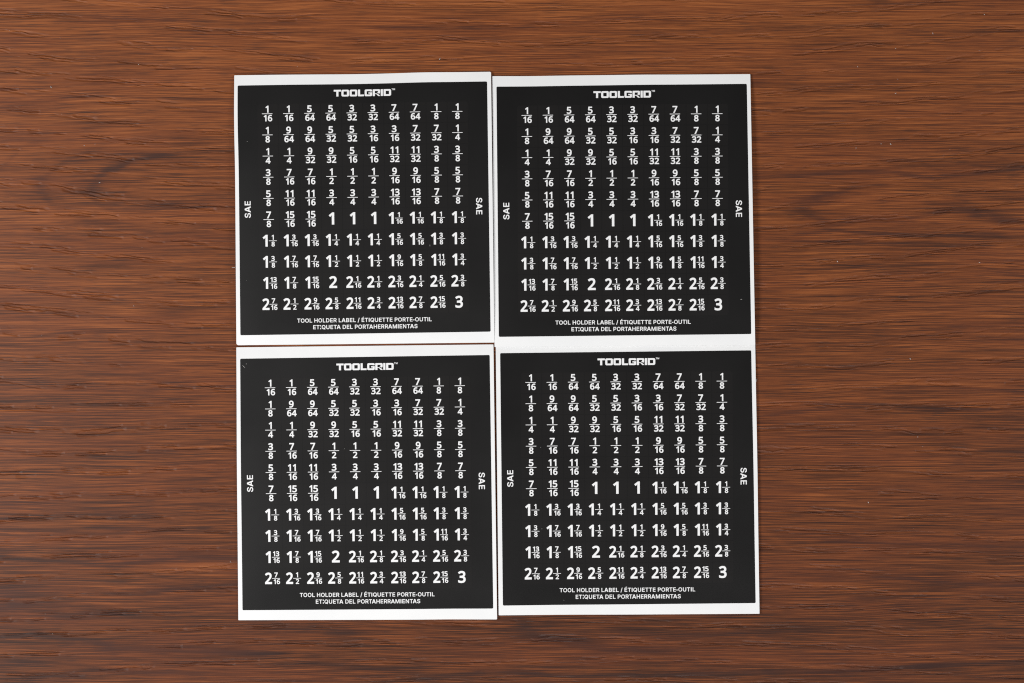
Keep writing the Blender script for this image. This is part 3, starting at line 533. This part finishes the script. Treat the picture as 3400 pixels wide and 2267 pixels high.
class Sheet:
    def __init__(self, label, paper, panel, grid, lift, radii, bow):
        # grid: where the outermost fractions of the 10 x 10 block sit
        self.paper, self.panel, self.grid, self.lift, self.bow = paper, panel, grid, lift, bow
        self.radii = radii
        cx = sum(p[0] for p in paper)/4; cy = sum(p[1] for p in paper)/4
        self.o = (*px(cx, cy), 0.0)
        r = bpy.data.objects.new('sticker_sheet', None)
        r.empty_display_size = 0.02
        r.location = self.o
        r['label'] = label; r['category'] = 'sticker sheet'; r['group'] = 'printed tool label sheets laid two by two'
        COL.objects.link(r); self.root = r
        self.build()
    def st(self, X, Y):                                # photograph pixel -> sheet fractions (right, down)
        (x0, y0), (x1, y1), (x2, y2), (x3, y3) = self.paper
        s, t = 0.5, 0.5
        for _ in range(4):
            fx, fy = bilin(self.paper, s, t)
            ax = ((x1-x0)*(1-t)+(x2-x3)*t, (y1-y0)*(1-t)+(y2-y3)*t)
            ay = ((x3-x0)*(1-s)+(x2-x1)*s, (y3-y0)*(1-s)+(y2-y1)*s)
            D = ax[0]*ay[1]-ay[0]*ax[1]
            ex, ey = X-fx, Y-fy
            s += (ex*ay[1]-ay[0]*ey)/D; t += (ax[0]*ey-ex*ax[1])/D
        return s, t
    def world(self, X, Y, dz):
        s, t = self.st(X, Y)
        bx, by = self.bow(s, t)
        X += bx; Y += by
        z = self.lift(s, t)+dz
        k = 1-z/CAM_H
        wx, wy = px(X, Y)
        return (wx*k-self.o[0], wy*k-self.o[1], z)
    def at(self, a, b, dz):                            # sheet coordinates -> local metres
        return self.world(*bilin(self.grid, a/630.0, b/632.25), dz)
    # a thin slab with rounded corners over a unit square map
    def slab(self, name, fn, w, h, radii, n, z0, z1, mat, parent):
        def lines(L, ra, rb):
            e = [0, .12, .3, .5, .72, 1]
            core = np.linspace(ra, L-rb, n)[1:-1]
            return [ra*k for k in e]+list(core)+[L-rb*k for k in e[::-1]]
        rm = max(radii)
        A, B = lines(w, rm, rm), lines(h, rm, rm)
        na, nb = len(A), len(B)
        tl, tr, br, bl = radii
        def rc(a, b):
            left, top = a < rm, b < rm
            right, bot = a > w-rm, b > h-rm
            if not ((left or right) and (top or bot)): return a, b
            r = (tl if top else bl) if left else (tr if top else br)
            ex = 0 if left else w; ey = 0 if top else h
            da = abs(a-ex); db = abs(b-ey)
            if da >= r or db >= r: return a, b
            p, q = 1-da/r, 1-db/r
            xx, yy = p*math.sqrt(1-q*q/2), q*math.sqrt(1-p*p/2)
            na_, nb_ = r*(1-xx), r*(1-yy)
            return (na_ if left else w-na_), (nb_ if top else h-nb_)
        vt, vb = [], []
        for b in B:
            for a in A:
                aa, bb = rc(a, b)
                X, Y = fn(aa/w, bb/h)
                vt.append(self.world(X, Y, z1)); vb.append(self.world(X, Y, z0))
        idx = lambda i, j: j*na+i
        F = []
        K = na*nb
        for j in range(nb-1):
            for i in range(na-1):
                F.append((idx(i, j), idx(i, j+1), idx(i+1, j+1), idx(i+1, j)))
                F.append((K+idx(i, j), K+idx(i+1, j), K+idx(i+1, j+1), K+idx(i, j+1)))
        rim = [idx(i, 0) for i in range(na)]+[idx(na-1, j) for j in range(1, nb)]+[idx(i, nb-1) for i in range(na-2, -1, -1)]+[idx(0, j) for j in range(nb-2, 0, -1)]
        for k in range(len(rim)):
            p, q = rim[k], rim[(k+1) % len(rim)]
            F.append((p, q, K+q, K+p))
        o = mesh_obj(name, vt+vb, F, mat, parent)
        flat = np.ones(len(F), bool); flat[2*(na-1)*(nb-1):] = False
        o.data.polygons.foreach_set('use_smooth', flat)
        o.data.set_sharp_from_angle(angle=math.radians(40))
        return o
    def ink(self, name, ink, dz, parent):
        v = [self.at(a, b, dz) for a, b in ink.v]
        return mesh_obj(name, v, ink.f, M_INK, parent)
    def build(self):
        q = self.paper
        W, H = 853.0, 899.0
        self.slab('backing_paper', lambda u, v: bilin(q, u, v), W, H, self.radii, 70, 0.0, 0.00012, M_PAPER, self.root)
        pq = self.panel
        panel = self.slab('label_panel', lambda u, v: bilin(pq, u, v), 827.0, 830.0, (4.0, 4.0, 4.0, 4.0), 64, 0.00012, 0.00017, M_PANEL, self.root)
        i = Ink(); heading(i, 220.6, -54.8, 22.6/201)
        self.ink('heading', i, 0.00022, panel)
        i = Ink()
        text_line(i, 'TOOL HOLDER LABEL / ÉTIQUETTE PORTE-OUTIL', 91.4, 539.9, 694.9, 695.6, 13.4)
        text_line(i, 'ET:QUETA DEL PORTAHERRAMIENTAS', 144.5, 492.0, 717.4, 718.0, 13.6)
        self.ink('footer_text', i, 0.00022, panel)
        i = Ink(); text_side(i, 'SAE', 690.4, 20.4, 287.6, 343.0, True); self.ink('side_text', i, 0.00022, panel)
        i = Ink(); text_side(i, 'SAE', -59.4, 20.0, 289.4, 345.0, False); self.ink('side_text', i, 0.00022, panel)
        for r in range(10):
            for c in range(10):
                ca, cb = c*PITCH_A, r*PITCH_B
                self.sticker(ca, cb, c, r, ROWS[r][c])
    def sticker(self, ca, cb, c, r, val):
        # kiss-cut square, a hair's width from its neighbours; outer corners of the block are rounded
        g = 1.0
        a0, a1, b0, b1 = ca+1.7-35+g, ca+1.7+35-g, cb+1.4-35.1+g, cb+1.4+35.1-g
        rad = {(0, 0): 0, (9, 0): 1, (9, 9): 2, (0, 9): 3}.get((c, r))
        pts = []
        for k, (x, y) in enumerate([(a0, b0), (a1, b0), (a1, b1), (a0, b1)]):
            if k == rad:
                R = 9.0
                sx = 1 if x == a0 else -1; sy = 1 if y == b0 else -1
                cx_, cy_ = x+sx*R, y+sy*R
                a_st = {0: 180, 1: 270, 2: 0, 3: 90}[k]
                pts += [(cx_+R*math.cos(math.radians(a_st+q*15)), cy_+R*math.sin(math.radians(a_st+q*15))) for q in range(7)]
            else: pts.append((x, y))
        # subdivide the long edges and fan from a centre grid so that the sticker follows the sheet
        ring = []
        for k in range(len(pts)):
            (x0, y0), (x1, y1) = pts[k], pts[(k+1) % len(pts)]
            n = 4 if math.hypot(x1-x0, y1-y0) > 20 else 1
            ring += [(x0+(x1-x0)*q/n, y0+(y1-y0)*q/n) for q in range(n)]
        mx, my = (a0+a1)/2, (b0+b1)/2
        inner = [(mx+(x-mx)*0.5, my+(y-my)*0.5) for x, y in ring]
        n = len(ring); zt, zb = 0.00021, 0.00017
        V = [self.at(x, y, zt) for x, y in ring]+[self.at(x, y, zt) for x, y in inner]+[self.at(mx, my, zt)]+[self.at(x, y, zb) for x, y in ring]
        F = []
        for k in range(n):
            k2 = (k+1) % n
            F.append((k2, k, n+k, n+k2)); F.append((n+k2, n+k, 2*n))
            F.append((k, k2, 2*n+1+k2, 2*n+1+k))
        st = mesh_obj('sticker', V, F, M_STICK, self.root)
        st.data.polygons.foreach_set('use_smooth', [k % 3 != 2 for k in range(3*n)])
        st.data.set_sharp_from_angle(angle=math.radians(40))
        ink = Ink(); numeral(ink, val, ca, cb)
        self.ink('numeral', ink, 0.00026, st)

def e(x, w): return math.exp(-max(x, 0.0)/w)
def g(x, c, w): return math.exp(-((x-c)/w)**2)

def arch(t, a, w0, w1, keep):                           # a sheet fresh off the roll: low at its ends, up in between
    return a*(1-e(t, w0))*(1-keep*e(1-t, w1))
def lift_ul(s, t):
    return 0.0003+arch(t, 0.0037, .15, .10, .75)*(1-0.25*g(s, .5, .3))+0.0004*e(t, .05)*(1+math.sin(9*s+.5))+0.0008*e(1-s, .07)*(1-0.4*t)
def lift_ur(s, t):
    return 0.0004+arch(t, 0.0030, .14, .10, .70)*(1-0.2*g(s, .5, .3))+0.0003*e(t, .05)*(1+math.sin(8*s+2))+0.0005*e(1-s, .06)
def lift_ll(s, t):
    return 0.0002+arch(t, 0.0012, .10, .16, .45)*(1-0.2*g(s, .45, .3))+0.0009*e(1-s, .07)*(0.4+0.6*t)
def lift_lr(s, t):
    return 0.0001+arch(t, 0.0012, .10, .16, .35)*(1-0.2*g(s, .5, .3))+0.0014*e(s, .08)*t*(1-0.5*e(1-t, .1))+0.0005*e(1-s, .06)*(1-e(t, .1))

def bow_ul(s, t):
    return (-2.2*g(t, .16, .14)*e(s, .25), 1.8*g(s, .47, .2)*e(t, .12)-1.2*g(s, .74, .10)*e(t, .10))
def bow_ur(s, t):
    return (0.0, 1.2*g(s, .14, .12)*e(t, .10)-0.8*g(s, .58, .12)*e(t, .10))
def bow_ll(s, t):
    return (-1.0*g(t, .45, .25)*e(s, .3), -0.8*g(s, .82, .1)*e(1-t, .10))
def bow_lr(s, t):
    return (0.8*g(t, .45, .25)*e(1-s, .3), -0.8*g(s, .25, .15)*e(1-t, .10))

SHEETS = [
 Sheet('sticker sheet at upper left, white border clipped at its bottom left corner',
       [(778.4, 249.6), (1630.4, 237.8), (1641.6, 1137), (784.8, 1146)], [(790, 283.7), (1617.3, 270), (1629, 1100.8), (798.2, 1112.8)],
       [(888.3, 377.3), (1518.2, 369.4), (1523, 1001.6), (895.1, 1009.5)],
       lift_ul, (2, 5, 2, 8), bow_ul),
 Sheet('sticker sheet at upper right, its bottom border lapping over the sheet below',
       [(1634.8, 252), (2491.2, 245.6), (2507.6, 1145), (1642, 1151.8)], [(1648.4, 287), (2479.5, 278), (2494.3, 1108.7), (1656.3, 1118.1)],
       [(1749, 382.3), (2381.6, 377), (2383.7, 1010.4), (1752.3, 1015.5)],
       lift_ur, (2, 2, 2, 2), bow_ur),
 Sheet('sticker sheet at lower left with a curled white fibre in its black top left corner',
       [(784.6, 1152.8), (1638.4, 1143.1), (1650.5, 2056.4), (791.3, 2059)], [(797.4, 1190.7), (1625.8, 1178.3), (1637.7, 2020.3), (805.2, 2025.8)],
       [(896.8, 1287.1), (1526.5, 1280.2), (1532.1, 1915.3), (903.7, 1919.8)],
       lift_ll, (2, 2, 3, 2), bow_ll),
 Sheet('sticker sheet at lower right, top border tucked beneath the sheet above it',
       [(1645.9, 1139.5), (2507.2, 1131.5), (2521.9, 2037.5), (1655.8, 2042.8)], [(1660.6, 1172.2), (2494.2, 1162.9), (2509, 2002), (1669.8, 2010.4)],
       [(1761.8, 1269.4), (2396.6, 1264.9), (2398.5, 1898.8), (1766, 1904.3)],
       lift_lr, (2, 2, 2, 2), bow_lr),
]

# ------------------------------------------------------------------ dust: specks and short fibres lying about
def build_dust():
    rnd = random.Random(4)
    N = NT('dust_lint')
    X, Y = N.xy(1/S)
    N.put(N.bsdf.inputs['Base Color'], N.mix(N.noise(X, Y, 9, 9), (0.62, 0.60, 0.56, 1), (0.82, 0.80, 0.77, 1)))
    N.bsdf.inputs['Roughness'].default_value = 0.8
    V, F = [], []
    def z_at(x, y):
        z = 0.00015
        for sh in SHEETS:
            s, t = sh.st(x, y)
            if 0 <= s <= 1 and 0 <= t <= 1: z = max(z, sh.lift(s, t)+0.00030)
        return z
    def fibre(pts, r):
        k0 = len(V)
        for k, (x, y) in enumerate(pts):
            (xa, ya), (xb, yb) = pts[max(k-1, 0)], pts[min(k+1, len(pts)-1)]
            dx, dy = xb-xa, yb-ya
            L = math.hypot(dx, dy) or 1
            nx, ny = -dy/L, dx/L
            rr = r*(0.55 if k in (0, len(pts)-1) else 1)
            z = z_at(x, y); wx, wy = px(x, y)
            for q in range(4):
                an = math.pi/2*q
                V.append((wx+nx*rr*math.cos(an)*S, wy-ny*rr*math.cos(an)*S, z+rr*S*(1+math.sin(an))))
        for k in range(len(pts)-1):
            for q in range(4):
                a, b = k0+4*k+q, k0+4*k+(q+1) % 4
                F.append((a, b, b+4, a+4))
        F.append(tuple(k0+q for q in (3, 2, 1, 0))); e0 = k0+4*(len(pts)-1)
        F.append(tuple(e0+q for q in range(4)))
    fibre([(806, 1213), (809, 1215.5), (812, 1218), (814.5, 1221)], 0.55)
    fibre([(818.8, 1206.5), (818.5, 1209.5)], 0.6)
    fibre([(1428.6, 813), (1428.8, 818.5)], 0.7)
    fibre([(2455.5, 994), (2461.5, 994.3)], 0.6)
    fibre([(770, 888.2), (777, 888), (784, 888.4)], 0.7)
    fibre([(2510.5, 1268), (2511.2, 1262), (2513.5, 1256)], 0.7)
    fibre([(790, 1770), (794, 1772)], 0.5)
    fibre([(764, 1862), (768, 1868)], 0.5)
    for x, y in [(2974, 161), (3097, 111), (2848, 221), (2973.5, 309), (2780, 867.5), (3252, 871), (2925, 477), (2957, 478), (2842, 491), (2883, 1667.5),
                 (3022, 1191), (3268, 47), (170, 289), (460, 214), (280, 483), (1460, 195), (3047, 1450), (331, 606), (445, 1015)]:
        an = rnd.uniform(0, 3.14); L = rnd.uniform(1.2, 3.2)
        fibre([(x-L*math.cos(an), y-L*math.sin(an)), (x+rnd.uniform(-.6, .6), y+rnd.uniform(-.6, .6)), (x+L*math.cos(an), y+L*math.sin(an))], rnd.uniform(.6, 1.1))
    for _ in range(22):
        x, y = rnd.uniform(0, PW), rnd.uniform(0, PH)
        an = rnd.uniform(0, 3.14); L = rnd.uniform(.6, 1.6)
        fibre([(x-L*math.cos(an), y-L*math.sin(an)), (x+L*math.cos(an), y+L*math.sin(an))], rnd.uniform(.3, .55))
    o = mesh_obj('dust', V, F, N.m)
    o['kind'] = 'stuff'
    o['label'] = 'pale dust specks and short lint fibres scattered over wood and labels'
    o['category'] = 'dust'

build_dust()
